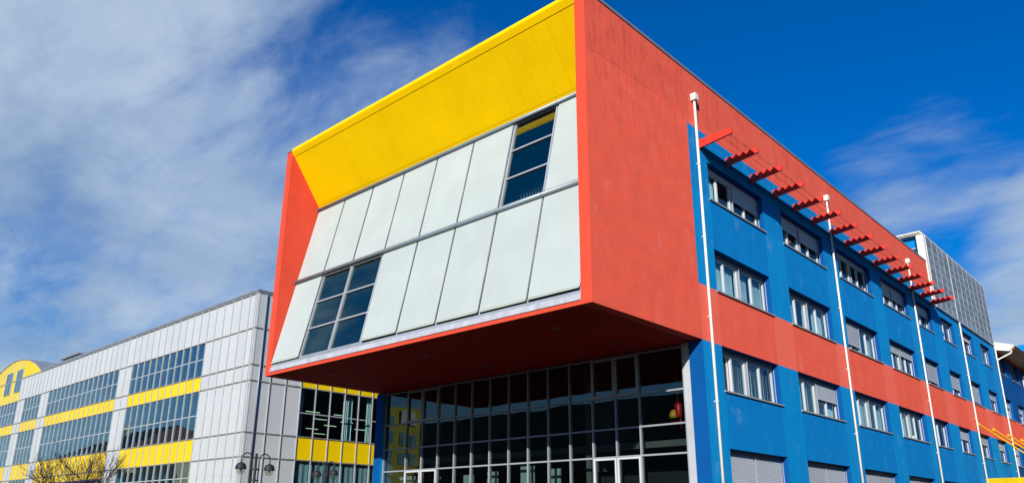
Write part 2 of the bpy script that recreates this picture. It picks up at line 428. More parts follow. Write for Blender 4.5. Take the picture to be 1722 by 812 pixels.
Wd = [[dict(sh=(0, .44), cu=[(.0, .08), (.2, .26)]), dict(sh=(.33, .40), cu=[(.25, .36)]), dict(sh=(0, 0), cu=[(.02, .06), (.22, .36), (.5, .56)]), dict(sh=(.42, .42), cu=[(.3, .45)]),
       dict(sh=(.30,), cu=[(.3, .5)]), dict(sh=(0,), cu=[(.1, .5)]), dict(sh=(.18,), cu=[(.2, .45)]), dict(sh=(0,), cu=[(.05, .42)])],
      [dict(sh=(0, 0), cu=[(.0, .24), (.26, .48), (.52, .74), (.80, 1.)]), dict(sh=(0, 0), cu=[(.16, .30), (.5, .62), (.74, .98)]), dict(sh=(.72, 0), cu=[(.22, .30), (.5, .68), (.8, .98)]), dict(sh=(.26, .24), cu=[(.02, .3)]),
       dict(sh=(.74,), cu=[]), dict(sh=(.60,), cu=[(.1, .4)]), dict(sh=(.78,), cu=[]), dict(sh=(.27,), cu=[(.1, .4)])],
      [dict(sh=(0, 0), cu=[(.26, .48), (.52, .72), (.78, .98)], opened=True), dict(sh=(0, .44), cu=[(.08, .4), (.78, .98)]), dict(sh=(0, 0), cu=[(.2, .46), (.5, .6), (.8, 1.)]), dict(sh=(0, 0), cu=[(.15, .45), (.62, .72)]),
       dict(sh=(0,), cu=[(.1, .5)]), dict(sh=(.36,), cu=[(.1, .5)]), dict(sh=(.33,), cu=[(.1, .5)]), dict(sh=(.35,), cu=[(.05, .5)])]]
for r, (z, h) in enumerate(ROWS):
    for i, (y, w) in enumerate(WIN_W + WIN_N):
        d = Wd[r][i]
        window(office, y, z, w, h, d['sh'], d['cu'], i < 4, opened=d.get('opened', False), pale=(r == 0))
for i, (y, w) in enumerate(WIN_W + WIN_N):
    window(office, y, G_Z0, w, G_H, (1., 1.) if i < 4 else (1.,), [], i < 4)

# floors, back walls and roof: closed shell so the rooms stay dim
g = BM()
for z in (3.95, 7.02, 10.42, 13.62): box(g, -15.4, -.36, 6.3 if z < 7 else 5.9, 59.8, z, z+.2)
box(g, -5.2, -5.0, 6.4, 59.8, .0, 16.3); obj('floor_slabs', g, room, office)
g = BM(); box(g, -15.4, -.4, .4, 33.4, 16.2, 16.4); box(g, -15.4, -.4, 33.4, 47.6, 16.2, 16.4); box(g, -15.4, -.4, 47.605, 59.8, 13.4, 13.55); obj('roof', g, coping, office)
g = BM(); box(g, -15.82, -15.42, 6.2, 47.6, 0, TOP); box(g, -15.82, -15.42, 47.601, 60, 0, 13.6); box(g, -15.42, 0, 59.8, 60, 0, 13.8); obj('rear_wall', g, darkb, office)

# corner columns under the box
def column(x0, x1):
    bm = BM(); fl = bm.faces.layers.float.new('fade')
    box(bm, x0, x1, 5.57, 6.20, 0, SOF)
    bm.faces.ensure_lookup_table()
    bmesh.ops.recalc_face_normals(bm, faces=bm.faces)
    for f in bm.faces:
        f.material_index = 1 if f.normal.x > .9 else 0; f[fl] = .75 if f.normal.x > .9 else 0
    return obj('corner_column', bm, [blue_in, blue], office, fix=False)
column(-.50, 0); column(-15.98, -15.52)

# projecting box
def painted_box(bm):                        # outer face weathered, ends and inner faces deeper paint
    bmesh.ops.recalc_face_normals(bm, faces=bm.faces)
    for f in bm.faces: f.material_index = 0 if f.normal.x > .9 else 1
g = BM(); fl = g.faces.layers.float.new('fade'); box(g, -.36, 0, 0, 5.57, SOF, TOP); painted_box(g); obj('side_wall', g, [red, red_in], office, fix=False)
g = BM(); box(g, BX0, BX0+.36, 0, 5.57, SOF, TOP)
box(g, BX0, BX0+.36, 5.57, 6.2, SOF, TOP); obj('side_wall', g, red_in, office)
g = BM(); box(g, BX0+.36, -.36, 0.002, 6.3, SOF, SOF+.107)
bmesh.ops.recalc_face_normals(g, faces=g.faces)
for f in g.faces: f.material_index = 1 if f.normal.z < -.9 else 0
obj('box_floor', g, [red_in, mat('red_soffit_shaded', (.38, .022, .010), .85, spec=.1, var=.08, bump=.15)], office, fix=False)  # underside: darker copy of the red, shade under the box put into its colour
g = BM(); box(g, -.40, .035, -.03, 33.12, TOP, TOP+.055); box(g, -.40, .03, -.025, 33.12, TOP-.03, TOP, ); obj('coping', g, coping, office)
g = BM(); box(g, BX0-.03, BX0+.39, -.03, 33.1, TOP, TOP+.055); obj('coping', g, coping, office)
# yellow hood: fascia, lip and sheets
XL, XR = BX0+.362, -.362
g = BM(); prism(g, [(0, TOP-.05), (-.012, TOP-.03), (-.012, TOP+.085), (.3, TOP+.14), (.3, TOP-.05)], 'x', XL, XR); obj('hood_fascia', g, yellow, office)
PT = Vector((0, .0, TOP-.06)); PB = Vector((0, 1.56, 14.36)); pd = (PB-PT); pn_ = Vector((0, -pd.z, pd.y)).normalized() * -1
def slope(t, off=0.): q = PT + pd*t - Vector((0, pd.z, -pd.y)).normalized()*0 + Vector((0, -.835, -.55))*off; return (q.y, q.z)
def hood_piece(name, x0, x1, t0, t1, proud=.0, th=.05):
    a, b, c, d = slope(t0, proud), slope(t1, proud), slope(t1, proud-th), slope(t0, proud-th)
    bm = BM(); prism(bm, [a, b, c, d], 'x', x0, x1); return obj(name, bm, yellow, office)
hood_piece('hood_lip', XL, XR, 0, .080, .012)
hood_piece('hood_lip', XL, XR, .945, 1.0, .004)
seams = [-15.458+.17 + .6225*k for k in range(0, 25)]
xs = [XL] + [s for s in seams if s > XL+.3 and s < XR-.2] + [XR]
for a, b in zip(xs, xs[1:]): hood_piece('hood_panel', a+.005, b-.005, .084, .941, 0.0)
g = BM(); prism(g, [slope(0, -.07), slope(1, -.07), slope(1, -.12), slope(0, -.12)], 'x', XL, XR); obj('hood_backing', g, joint, office)
# tilted curtain wall below the hood
SB, ST = (.02, 7.40), (1.575, 14.31)           # (y, z) of the screen plane, bottom and top
sl_d = Vector((ST[0]-SB[0], ST[1]-SB[1])); SLEN = sl_d.length; sl_u = sl_d/SLEN; sl_n = Vector((-sl_u[1], sl_u[0]))   # outward: -y, up
def sp(s, off): return (SB[0]+sl_u[0]*s+sl_n[0]*off, SB[1]+sl_u[1]*s+sl_n[1]*off)
def tilted(bm, x0, x1, s0, s1, o0, o1, mi=0): prism(bm, [sp(s0, o0), sp(s1, o0), sp(s1, o1), sp(s0, o1)], 'x', x0, x1, mi)
def s_at(z): return (z-SB[1])/sl_u[1]
g = BM(); prism(g, [(-.0, SOF+.108), (-.035, SOF+.125), (-.01, 7.30), (.10, 7.31), (.10, SOF+.108)], 'x', XL, XR); obj('sill_flashing', g, mat('sill_sheet', (.40, .41, .45), .5, var=.15, vscale=3, streak=.5, streak_col=(.2, .2, .2)), office)
g = BM(); prism(g, [(.02, 7.302), (.03, 7.40), (.13, 7.40), (.12, 7.302)], 'x', XL, XR); obj('bottom_rail', g, alu_d, office)
NB = 8; BW = (XR-XL)/NB
S_MID = s_at(10.86)
def pipe_rail(s, off, r):
    y, z = sp(s, off); bm = BM(); tube(bm, [(XL+.01, y, z), (XR-.01, y, z)], r, 16)
    for k in range(NB+1):
        x = min(max(XL+BW*k, XL+.03), XR-.03); tube(bm, [(x-.012, y, z), (x+.012, y, z)], r*1.06, 16)
    return obj('pipe_rail', bm, steel, office)
pipe_rail(S_MID, .075, .078); pipe_rail(s_at(14.27), .085, .068)
openings = {(1, 6), (0, 1), (0, 2)}            # (row, bay) without a screen
rowsz = [(.05, S_MID-.09), (S_MID+.09, s_at(14.24))]
g = BM()
for r, (s0, s1) in enumerate(rowsz):
    for k in range(NB):
        if (r, k) not in openings: tilted(g, XL+BW*k, XL+BW*(k+1), s0-.04, s1+.05, -.16, -.10)
tilted(g, XL, XR, S_MID-.09+.05, S_MID+.05, -.16, -.02)
obj('rear_panelling', g, joint, office)
g = BM()
for k in range(NB+1):
    x = min(max(XL+BW*k, XL+.03), XR-.03); tilted(g, x-.028, x+.028, 0, s_at(14.26), -.10, -.02)
obj('glazing_posts', g, alu, office)
hrnd = random.Random(4)
for r, (s0, s1) in enumerate(rowsz):
    for k in range(NB):
        x0, x1 = XL+BW*k, XL+BW*(k+1)
        if (r, k) in openings: continue
        a = x0+.045+hrnd.uniform(-.006, .01); b = x1-.035+hrnd.uniform(-.012, .006)
        if k == 0: a = x0+.02
        d0, d1 = hrnd.uniform(0.02, .06), hrnd.uniform(.0, .05)
        bm = BM()
        fr = [(a, *sp(s0+d0, .034)), (b, *sp(s0+d1, .034)), (b, *sp(s1, .034)), (a, *sp(s1, .034))]
        bk = [(a, *sp(s0+d0, .026)), (b, *sp(s0+d1, .026)), (b, *sp(s1, .026)), (a, *sp(s1, .026))]
        quad(bm, fr); quad(bm, bk[::-1])
        for k1 in range(4): quad(bm, [fr[k1], bk[k1], bk[(k1+1) % 4], fr[(k1+1) % 4]])
        bmesh.ops.remove_doubles(bm, verts=bm.verts, dist=1e-5)
        sc = obj('sun_screen', bm, screen, office, (0, 0, 0))
        bm = BM(); ys0 = s0+min(d0, d1)
        prism(bm, [sp(s0+(d0+d1)/2-.045, .048), sp(s0+(d0+d1)/2+.035, .048), sp(s0+(d0+d1)/2+.035, .036), sp(s0+(d0+d1)/2-.045, .036)], 'x', a+.01, b-.01)
        obj('hem_bar', bm, screen_hem, sc, world=False)
        bm = BM(); tube(bm, [(b+.03, *sp(s0, .03)), (b+.03, *sp(s1, .03))], .009, 6)
        obj('guide_wire', bm, alu, sc, world=False)
def tilted_window(x0, x1, s0, s1, nx):
    bm = BM(); tilted(bm, x0, x0+.05, s0, s1, -.10, .012); tilted(bm, x1-.05, x1, s0, s1, -.10, .012)
    tilted(bm, x0+.05, x1-.05, s0, s0+.05, -.10, .01); tilted(bm, x0+.05, x1-.05, s1-.05, s1, -.10, .01)
    wx = [x0+.05+(x1-x0-.1)*i/nx for i in range(nx+1)]
    for x in wx[1:-1]: tilted(bm, x-.05, x-.008, s0+.05, s1-.05, -.10, .014); tilted(bm, x+.008, x+.05, s0+.05, s1-.05, -.10, .014)
    ss = [s0+.05+(s1-s0-.1)*i/3 for i in range(4)]
    for s in ss[1:-1]: tilted(bm, x0+.05, x1-.05, s-.028, s+.028, -.09, .006)
    w = obj('window', bm, alu, office)
    for i in range(nx):
        for j in range(3):
            bm = BM(); tilted(bm, wx[i], wx[i+1], ss[j], ss[j+1], -.05, -.04); obj('pane', bm, g_box, w, world=False)
    return w
tilted_window(XL+BW*6+.03, XL+BW*7-.03, rowsz[1][0]-.04, rowsz[1][1], 1)
wb = tilted_window(XL+BW*1+.03, XL+BW*3-.03, rowsz[0][0]-.04, rowsz[0][1]+.03, 2)
# the box interior
g = BM(); box(g, XL, XR, 4.6, 4.7, SOF+.2, 16.2); box(g, XL, XR, 1.75, 4.6, 10.55, 10.62); box(g, XL, XR, .3, 4.6, SOF+.11, SOF+.16)
box(g, XL, XR, 2.1, 4.6, 14.2, 14.25); obj('room_shell', g, room, office)
g = BM()                                       # railing seen through the upper window
for k in range(11): x = -4.0+.125*k; tube(g, [(x, 1.72, 10.95), (x, 1.72, 11.75)], .016, 6)
tube(g, [(-4.05, 1.72, 11.75), (-2.7, 1.72, 11.75)], .02, 6); obj('inner_railing', g, frame_w, office)
# downlights in the red soffit
for x, y in ((-13.6, 1.55), (-8.1, 1.55), (-2.45, 1.52), (-2.45, 4.22), (-8.1, 4.3), (-13.6, 4.35)):
    bm = BM(); lathe(bm, [(.0, -.012), (.10, -.012), (.13, -.02), (.15, 0), (.15, .05)], n=20)
    d = obj('downlight', bm, dlm, office, (x, y, SOF-.002)); d.scale = (.75, .75, .75)

# ------------------------------------------------------------------ glazed hall under the box
GY = 5.75
hall = holder('entrance_glazing', office, (-8.3, GY, 0))
def hobj(name, bm, mt): return obj(name, bm, mt, hall, world=True)
VX = [-15.50, -14.06, -13.08, -12.11, -11.14, -10.19, -9.215, -8.245, -7.29, -6.335, -5.36, -4.38, -3.43, -2.50, -.83]
HZ = [0.03, 3.67, 4.565, 5.60, 6.93]
for x in VX:
    bm = BM(); box(bm, x-.022, x+.022, GY-.04, GY+.10, 0, SOF); hobj('mullion', bm, hallm)
for z in HZ:
    bm = BM(); q = .026
    box(bm, VX[0], VX[-1], GY-.03, GY+.085, z-q, z+q); hobj('transom', bm, hallm)
bm = BM(); box(bm, -.80, -.715, GY-.06, GY+.1, 0, SOF); hobj('door_post', bm, postm)
bm = BM(); box(bm, -.71, -.505, GY-.09, GY+.1, 0, SOF); hobj('door_post', bm, postm)
doors = ((1, 3), (11, 13))
for i in range(len(VX)-1):
    for j in range(len(HZ)-1):
        a, b, c, d = VX[i]+.022, VX[i+1]-.022, HZ[j]+.026, HZ[j+1]-.026
        bm = BM(); box(bm, a, b, GY+.02, GY+.032, c, d); hobj('pane', bm, g_hall)
        inner = any(p <= i < q for p, q in doors)
        if inner and j in (0, 3):
            e = .06; bm = BM()
            box(bm, a+.004, a+e, GY-.055, GY+.0, c+.004, d-.004); box(bm, b-e, b-.004, GY-.055, GY+.0, c+.004, d-.004)
            box(bm, a+e, b-e, GY-.055, GY, c+.004, c+e); box(bm, a+e, b-e, GY-.055, GY, d-e, d-.004)
            hobj('door_leaf' if j == 0 else 'opening_light', bm, frame_w if j == 0 else alu)
# hall interior
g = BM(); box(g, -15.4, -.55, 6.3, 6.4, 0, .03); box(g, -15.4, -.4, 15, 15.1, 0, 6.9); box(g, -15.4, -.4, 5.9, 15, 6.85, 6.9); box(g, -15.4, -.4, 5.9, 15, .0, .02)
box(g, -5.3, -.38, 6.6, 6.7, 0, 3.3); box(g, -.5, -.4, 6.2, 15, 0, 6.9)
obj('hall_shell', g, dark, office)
for k, (x0, x1, yy, z1) in enumerate(((-15.3, -14.3, 6.5, 3.5), (-11.0, -10.45, 6.15, 3.4), (-10.05, -9.5, 6.5, 3.5), (-8.1, -7.45, 6.25, 3.6), (-7.1, -6.6, 6.7, 3.5))):
    bm = BM(); box(bm, x0, x1, yy, yy+.05, .1, z1)
    obj('partition_screen', bm, blind_m, office)

# hoist hanging in the hall behind the end pane
t = thing('hanging_hoist', 'red and orange hoist hanging on a red chain behind the widest hall pane', 'hoist', (-1.34, 6.15, 4.7))
g = BM(); tube(g, [(0, 0, .55), (0, 0, 2.1)], .014, 6); obj('chain', g, extred, t, world=False)
g = BM(); tube(g, [(0.07, 0, -.25), (0.07, 0, .2)], .012, 6); obj('pull_rope', g, extred, t, world=False)
g = BM(); lathe(g, [(0, 0), (.085, .0), (.10, .04), (.10, .36), (.06, .44), (0, .46)], (.02, 0, .1), 16); obj('hoist_body', g, extred, t, world=False)
g = BM(); lathe(g, [(0, 0), (.13, .01), (.15, .10), (.07, .26), (0, .28)], (-.17, 0, .08), 16); obj('chain_bucket', g, orange, t, world=False)
g = BM(); tube(g, [(-.28, 0, -.02), (-.1, 0, -.05), (.12, 0, -.02)], .014, 6); tube(g, [(-.13, 0, .3), (-.1, 0, .52), (0, 0, .56), (.1, 0, .52), (.12, 0, .2)], .016, 6); obj('hoist_frame', g, extred, t, world=False)

# ------------------------------------------------------------------ sun shade on the long facade
shade_p = holder('sun_shade', office, (0, 6.27, 14))
def fin():
    bm = BM(); prism(bm, [(.0, 13.73), (.0, 14.05), (1.23, 14.07), (1.23, 13.875)], 'y', 0, .085)
    bmesh.ops.translate(bm, verts=bm.verts, vec=(0, 0, -14)); return mesh('fin', bm, finred)
fm = fin()
for k in range(15): put('fin', fm, shade_p, (0, 6.27+1.886*k, 14.0))
for x in (.94, .68, .42, .16):
    bm = BM(); dx, dz = .168, -.193; nx_, nz_ = .004*.69, .004*.72
    prism(bm, [(x-nx_, 14.075-nz_), (x+nx_, 14.075+nz_), (x+dx+nx_, 14.075+dz+nz_), (x+dx-nx_, 14.075+dz-nz_)], 'y', 6.30, 32.72)
    obj('louvre', bm, louv, shade_p)

# ------------------------------------------------------------------ rain pipes
def rain_pipe(parent, y, ztop, hopper, x=.085):
    h = holder('rain_pipe', parent, (x, y, 0))
    bm = BM(); tube(bm, [(0, 0, -.1), (0, 0, ztop)], .045, 12); 
    obj('pipe', bm, whitep, h, world=False)
    def cl():
        bm = BM(); tube(bm, [(0, 0, 0), (0, 0, .07)], .049, 12); box(bm, -x+.002, -.05, -.02, .02, .03, .07); return mesh('pipe_collar', bm, whitep)
    for z in (2.4, 5.1, 7.75, 10.4, 13.0):
        if z < ztop-.3: put('pipe_collar', cached('collar', cl), h, (0, 0, z), False)
    if hopper:
        bm = BM(); prism(bm, [(-x+.005, .08), (.10, .08), (.115, .12), (.115, .33), (-x+.005, .33)], 'y', -.105, .105)
        bmesh.ops.translate(bm, verts=bm.verts, vec=(0, 0, ztop-.08)); obj('hopper', bm, whitep, h, world=False)
for y, z, hp in ((6.03, 15.40, True), (17.58, 15.40, True), (28.98, 15.34, True), (38.42, 13.80, False), (47.72, 13.78, False)): rain_pipe(office, y, z, hp)

# ------------------------------------------------------------------ rooftop block clad in grey sheets
blk = holder('rooftop_block', office, (-4, 40, 14))
def bobj(name, bm, mt): return obj(name, bm, mt, blk, world=True)
g = BM(); box(g, -6, .05, 33.62, 47.62, 13.84, 18.28); bobj('block_wall', g, joint)
CY0, CY1, CZ0, CZ1, NCY, NCZ = 33.55, 47.62, 13.95, 18.28, 12, 8
pw, ph_ = (CY1-CY0)/NCY, (CZ1-CZ0)/NCZ
bm = BM(); box(bm, 0, .03, .010, pw-.010, .02, ph_-.02); pm = mesh('cladding_sheet', bm, meshm)
for i in range(NCY):
    for j in range(NCZ): put('cladding_sheet', pm, blk, (.055+random.uniform(0, .006), CY0+pw*i, CZ0+ph_*j))
for i in range(NCY+1):
    bm = BM(); q = .035 if i == 4 else .014
    box(bm, .05, .11 if i == 4 else .095, CY0+pw*i-q, CY0+pw*i+q, CZ0, CZ1+.02); bobj('cladding_batten', bm, frame_w if i == 4 else frame_w)
g = BM(); box(g, .0, .12, CY0, CY1+.05, 13.82, 13.945); bobj('bottom_flashing', g, alu_d)
g = BM(); box(g, -.32, .07, 33.16, 33.53, 13.86, 18.26); bobj('corner_trim', g, whitep)
g = BM(); box(g, -7, -.325, 33.50, 33.60, 17.62, 18.27); box(g, -7, -1.75, 33.5, 33.6, 16.4, 17.62); bobj('front_wall', g, blue)
g = BM(); box(g, -6.9, .06, 33.1, 47.7, 18.285, 18.36); box(g, -6.9, -.02, 33.0, 33.5, 18.36, 18.44); bobj('roof_cap', g, cream)
g = BM(); box(g, -1.75, -.325, 33.56, 33.6, 16.4, 17.62); bobj('window_pane', g, g_box)
g = BM(); box(g, -.80, -.74, 33.52, 33.555, 16.4, 17.62); box(g, -1.75, -.33, 33.52, 33.555, 17.56, 17.615); bobj('window_bar', g, frame_w)

# ------------------------------------------------------------------ yellow canopy on tie rods
cano = holder('entrance_canopy', office, (1.8, 45, 4.1))
g = BM(); box(g, .01, 4.1, 38.45, 38.60, 3.93, 4.29); box(g, 3.95, 4.1, 38.60, 56, 3.93, 4.29); box(g, .01, 3.95, 38.6, 56, 4.08, 4.2); obj('canopy_deck', g, can_y, cano)
for y in (38.78, 42.75, 46.98, 51.2, 55.4):
    bm = BM(); tube(bm, [(.10, y, 7.50), (3.75, y, 4.25)], .042, 10); obj('tie_rod', bm, can_y, cano)
    bm = BM(); box(bm, .0, .10, y-.07, y+.07, 7.43, 7.60); tube(bm, [(.1, y-.06, 7.5), (.1, y+.06, 7.5)], .06, 12); obj('rod_anchor', bm, can_y, cano)

# ================================================================== blue annex with eaves, beyond the office
annex = thing('annex_building', 'darker blue wing with cream edged eaves beyond the last white pipe', 'building', (-5, 62, 0))
AW = [(48.10, 2.55), (52.60, 2.5), (57.1, 2.5), (61.6, 2.5)]
ah = [(y, y+w, z, z+h) for y, w in AW for z, h in ROWS] + [(y, y+w, G_Z0, G_Z0+G_H) for y, w in AW]
ys = [47.87, 70] + [v for h in ah for v in h[:2]]; zs = [0, SOF, 8.81, 13.42, 13.75] + [v for h in ah for v in h[2:]]
obj('facade_wall', wall_with_holes(ys, zs, ah, lambda y, z: 0 if (SOF < z < 8.81 or z > 13.4) else 1, lambda y, z: 0, xo=-.02), [red, blue_in, blue_in], annex)
for i, (y, w) in enumerate(AW):
    for r, (z, h) in enumerate(ROWS): window(annex, y, z, w, h, ((0,), (.30,), (.33,))[r], [(.1, .5)] if r else [], False, xo=-.02)
    window(annex, y, G_Z0, w, G_H, (1.,), [], False, xo=-.02)
g = BM(); box(g, -15, -.35, 60.02, 70, 0, 13.7); obj('rear_wall', g, blue_in, annex)
g = BM(); prism(g, [(-6., 13.5), (.0, 13.60), (.89, 13.40), (1.24, 13.74), (1.24, 13.80), (0.0, 14.17), (-6, 14.17)], 'y', 47.9, 48.0); obj('fascia', g, cream, annex)
g = BM(); prism(g, [(-.0, 13.62), (.89, 13.42), (1.2, 13.74), (0.0, 14.13), (-6, 14.13), (-6, 13.6)], 'y', 48.0, 70); obj('eaves', g, soffit_m, annex)
g = BM(); prism(g, [(.92, 13.44), (1.25, 13.75), (1.32, 13.72), (1.02, 13.38)], 'y', 47.95, 70); obj('gutter', g, mat('copper_gutter', (.30, .16, .10), .5, metal=.3), annex)
g = BM(); tube(g, [(1.02, 47.93, 13.42), (.98, 47.9, 13.25), (.16, 47.82, 12.88), (.09, 47.74, 12.75)], .05, 10); obj('swan_neck_pipe', g, whitep, annex)
g = BM(); tube(g, [(1.05, 56.0, 13.4), (.9, 56., 13.1), (.12, 56., 12.7), (.09, 56, 12.4), (.09, 56, 0)], .05, 10); obj('swan_neck_pipe', g, whitep, annex)
g = BM(); box(g, -1.25, .3, 65, 72, 13.5, 17.0); obj('upper_storey', g, blue, annex)

# ================================================================== white panelled building with yellow bands
fac = thing('white_building', 'long white panelled building with yellow bands and a yellow barrel vaulted gable', 'building', (-60, 14, 0))
FY, FX = 8.0, -31.73
Mz = [0, 3.2, 5.32, 6.74, 9.82, 10.79, 13.08, 15.42]
ZG = [(3.2, 5.32, 4.3), (6.74, 9.82, 8.22), (10.79, 13.08, 11.95)]
# bays along x: (x_right, x_left, panels, glazed)
bays = [(FX, -31.95, 1, 0), (-31.95, -32.62, 1, 0), (-32.62, -38.0, 5, 0), (-38.0, -49.73, 11, 1), (-49.73, -52.17, 2, 0), (-52.17, -68.12, 15, 1), (-68.12, -70.29, 2, 0),
        (-70.29, -75.07, 5, 1), (-75.07, -77.2, 2, 0), (-77.2, -83.6, 6, 1), (-83.6, -85.7, 2, 0), (-85.7, -93.2, 7, 1)]
def panel_mesh(w, h, mt, th=.04): 
    def f():
        bm = BM(); box(bm, .016, w-.016, 0, th, .016, h-.016); return mesh('cladding_panel', bm, mt)
    return cached(('pan', round(w, 3), round(h, 3), mt.name), f)
def fpane_mesh(w, h):
    def f():
        bm = BM(); box(bm, .02, w-.02, .03, .042, .02, h-.02); return mesh('pane', bm, g_blue)
    return cached(('fp', round(w, 3), round(h, 3)), f)
mull_x = []
VR, VC, VT = 19.4, -80.4, 17.55
def arch(x): return VT - VR + math.sqrt(max(0, VR*VR-(x-VC)**2))
def is_vault(x): return x < -77.0
for xr, xl, n, gl in bays:
    w = (xr-xl)/n
    for k in range(n+1): mull_x.append(round(xl+w*k, 3))
    for k in range(n):
        x = xl + w*k
        for a, b in zip(Mz, Mz[1:]):
            zz = (a, b)
            if b == 15.42 and is_vault(x+w/2): mt = yellow_b
            elif gl and (a, b) in ((5.32, 6.74), (9.82, 10.79)): mt = yellow_b
            else: mt = white
            if gl and any(abs(a-q[0]) < .01 for q in ZG) : continue
            if a == 0: continue
            lo = a
            if a == 5.32 and gl and xr < -52 and xl > -69: lo = 4.75
            put('cladding_panel', panel_mesh(w, b-lo, mt), fac, (x, FY-.04, lo))
for xr, xl, n, gl in bays:
    if not gl: continue
    w = (xr-xl)/n
    for z0, z1, zm in ZG:
        if z0 == 3.2 and xl < -52.3 and xl > -69: z1 = 4.6
        bm = BM(); box(bm, xl, xr, FY-.055, FY+.03, min(zm, z1-.4)-.03, min(zm, z1-.4)+.03)
        win = obj('window', bm, mulm, fac)
        for k in range(n):
            for a, b in ((z0, min(zm, z1-.4)), (min(zm, z1-.4), z1)):
                put('pane', fpane_mesh(w, b-a), win, (xl+w*k, FY-.06, a), world=False)
g = BM(); box(g, -68.12, -52.17, FY-.25, FY-.06, 4.6, 4.74); obj('violet_beam', g, purple, fac)
def mull_mesh(h):
    def f():
        bm = BM(); box(bm, -.026, .026, -.045, .05, 0, h); return mesh('mullion', bm, mulm)
    return cached(('mu', round(h, 2)), f)
for x in sorted(set(mull_x)):
    put('mullion', mull_mesh((arch(x) if is_vault(x) and arch(x) > 15.5 else 15.42)-.02), fac, (x, FY-.06, 0))
for z in Mz[1:-1] + [15.30]:
    bm = BM(); box(bm, -93.2, FX, FY-.085, FY+.02, z-.035, z+.035); obj('transom', bm, transm, fac)
    if z < 15:
        bm = BM(); box(bm, FX+.02, FX+.085, FY-.09, 24, z-.035, z+.035); obj('transom', bm, transm, fac)
g = BM(); box(g, -71.4, FX+.14, FY-.16, FY+.35, 15.42, 15.52); box(g, -71.4, FX+.10, FY-.12, FY+.35, 15.32, 15.415); box(g, FX-.3, FX+.14, FY+.351, 24, 15.42, 15.52); box(g, FX-.3, FX+.10, FY+.351, 24, 15.32, 15.415); obj('coping', g, coping, fac)
# shell, floors, roof
g = BM(); box(g, -93.2, FX-.06, FY+.06, FY+.12, 0, 3.2)
for z in (5.32, 9.85): box(g, -93, FX-.1, FY+.05, 30, z, z+.85 if z > 9 else z+1.3)
box(g, -93, FX-.1, 30.0, 30.1, 0, 15); box(g, FX-.15, FX-.1, 23, 30, 0, 13); obj('floor_slabs', g, dark, fac)
g = BM()
box(g, -93, FX-.06, FY+.04, 24, 13.15, 15.3); 
for xr, xl, n, gl in bays:
    if not gl: box(g, xl+.02, xr-.06, FY+.03, FY+.12, 0, 13.1)
box(g, FX-.2, FX-.06, FY+.13, 11.3, 0, 13.1); obj('rear_panelling', g, joint, fac)
# return wall, panels 1.12 m wide
ret = [FY+.06, 8.53, 9.30, 10.40, 11.50] + [11.5+1.135*k for k in range(1, 11)]
def rpanel(w, h, mt):
    def f():
        bm = BM(); box(bm, 0, .04, .016, w-.016, .016, h-.016); return mesh('cladding_panel', bm, mt)
    return cached(('rp', round(w, 3), round(h, 3), mt.name), f)
rw = [holder('window', fac, (FX, 11.5, z0)) for z0, z1, zm in ZG]
for i, (a, b) in enumerate(zip(ret, ret[1:])):
    glz = a >= 11.49
    for z0, z1 in zip(Mz, Mz[1:]):
        if z0 == 0 : put('cladding_panel', rpanel(b-a, z1-z0, white), fac, (FX, a, z0)); continue
        q = [k for k, v in enumerate(ZG) if abs(v[0]-z0) < .01]
        if glz and q:
            zm = ZG[q[0]][2]
            for c, d in ((z0, zm), (zm, z1)):
                if z0 == 3.2 and c != z0: continue
                d2 = z1 if z0 == 3.2 else d
                def f():
                    bm = BM(); box(bm, 0, .012, .03, b-a-.03, .03, d2-c-.03); return mesh('pane', bm, g_win)
                put('pane', cached(('rpane', round(b-a, 3), round(d2-c, 3)), f), rw[q[0]], (0, a-11.5, c-z0), world=False)
        else:
            yl = glz and (z0, z1) in ((5.32, 6.74), (9.82, 10.79))
            put('cladding_panel', rpanel(b-a, z1-z0, yellow_b if yl else white), fac, (FX, a, z0))
for y in ret[1:]:
    bm = BM(); box(bm, 0, .07, -.026, .026, 0, 15.4); put('mullion', cached('rmull', lambda: mesh('mullion', bm, alu)), fac, (FX+.03, y, 0))
for z in (8.22, 11.95):
    bm = BM(); box(bm, FX+.0, FX+.07, 11.5, 22.8, z-.03, z+.03); obj('transom', bm, alu, fac)
g = BM(); tube(g, [(FX+.12, 8.50, 3), (FX+.12, 8.50, 15.3)], .045, 8); obj('rain_pipe', g, steel, fac)
g = BM(); box(g, FX-.02, FX+.06, FY-.045, FY+.055, 0, 15.4); obj('corner_trim', g, frame_w, fac)
# pale blinds behind the lowest return panes, curtains and strip lights above
for i, (a, b) in enumerate(zip(ret, ret[1:])):
    if a < 11.49: continue
    bm = fold(b-a-.06, 2.0, 5, .03, seed=i+30); o = obj('roller_blind', bm, blind_m, fac, (FX-.12, a+.03, 3.25))
k = 0
for y, w, lab in ((11.62, .42, 'narrow pale curtain drawn beside the grey wall panel'), (15.1, .75, 'broad pale green curtain bunched in the middle of the window'), (17.0, .35, 'pale curtain end next to the blue column')):
    bm = fold(w, 3.0, None, .06, seed=k+9); k += 1
    tag(obj('curtain', bm, curtain_g, None, (FX-.30, y, 6.78)), lab + ' of the white building', 'curtain', 'curtains in the white building')
k = 0
for x, y, z in ((FX-1.6, 12.6, 7.7), (FX-1.6, 14.6, 8.6), (FX-3.2, 13.4, 8.3), (FX-3.0, 15.0, 7.9), (FX-2.4, 12.2, 7.1), (FX-1.2, 16.4, 7.4)):
    pass
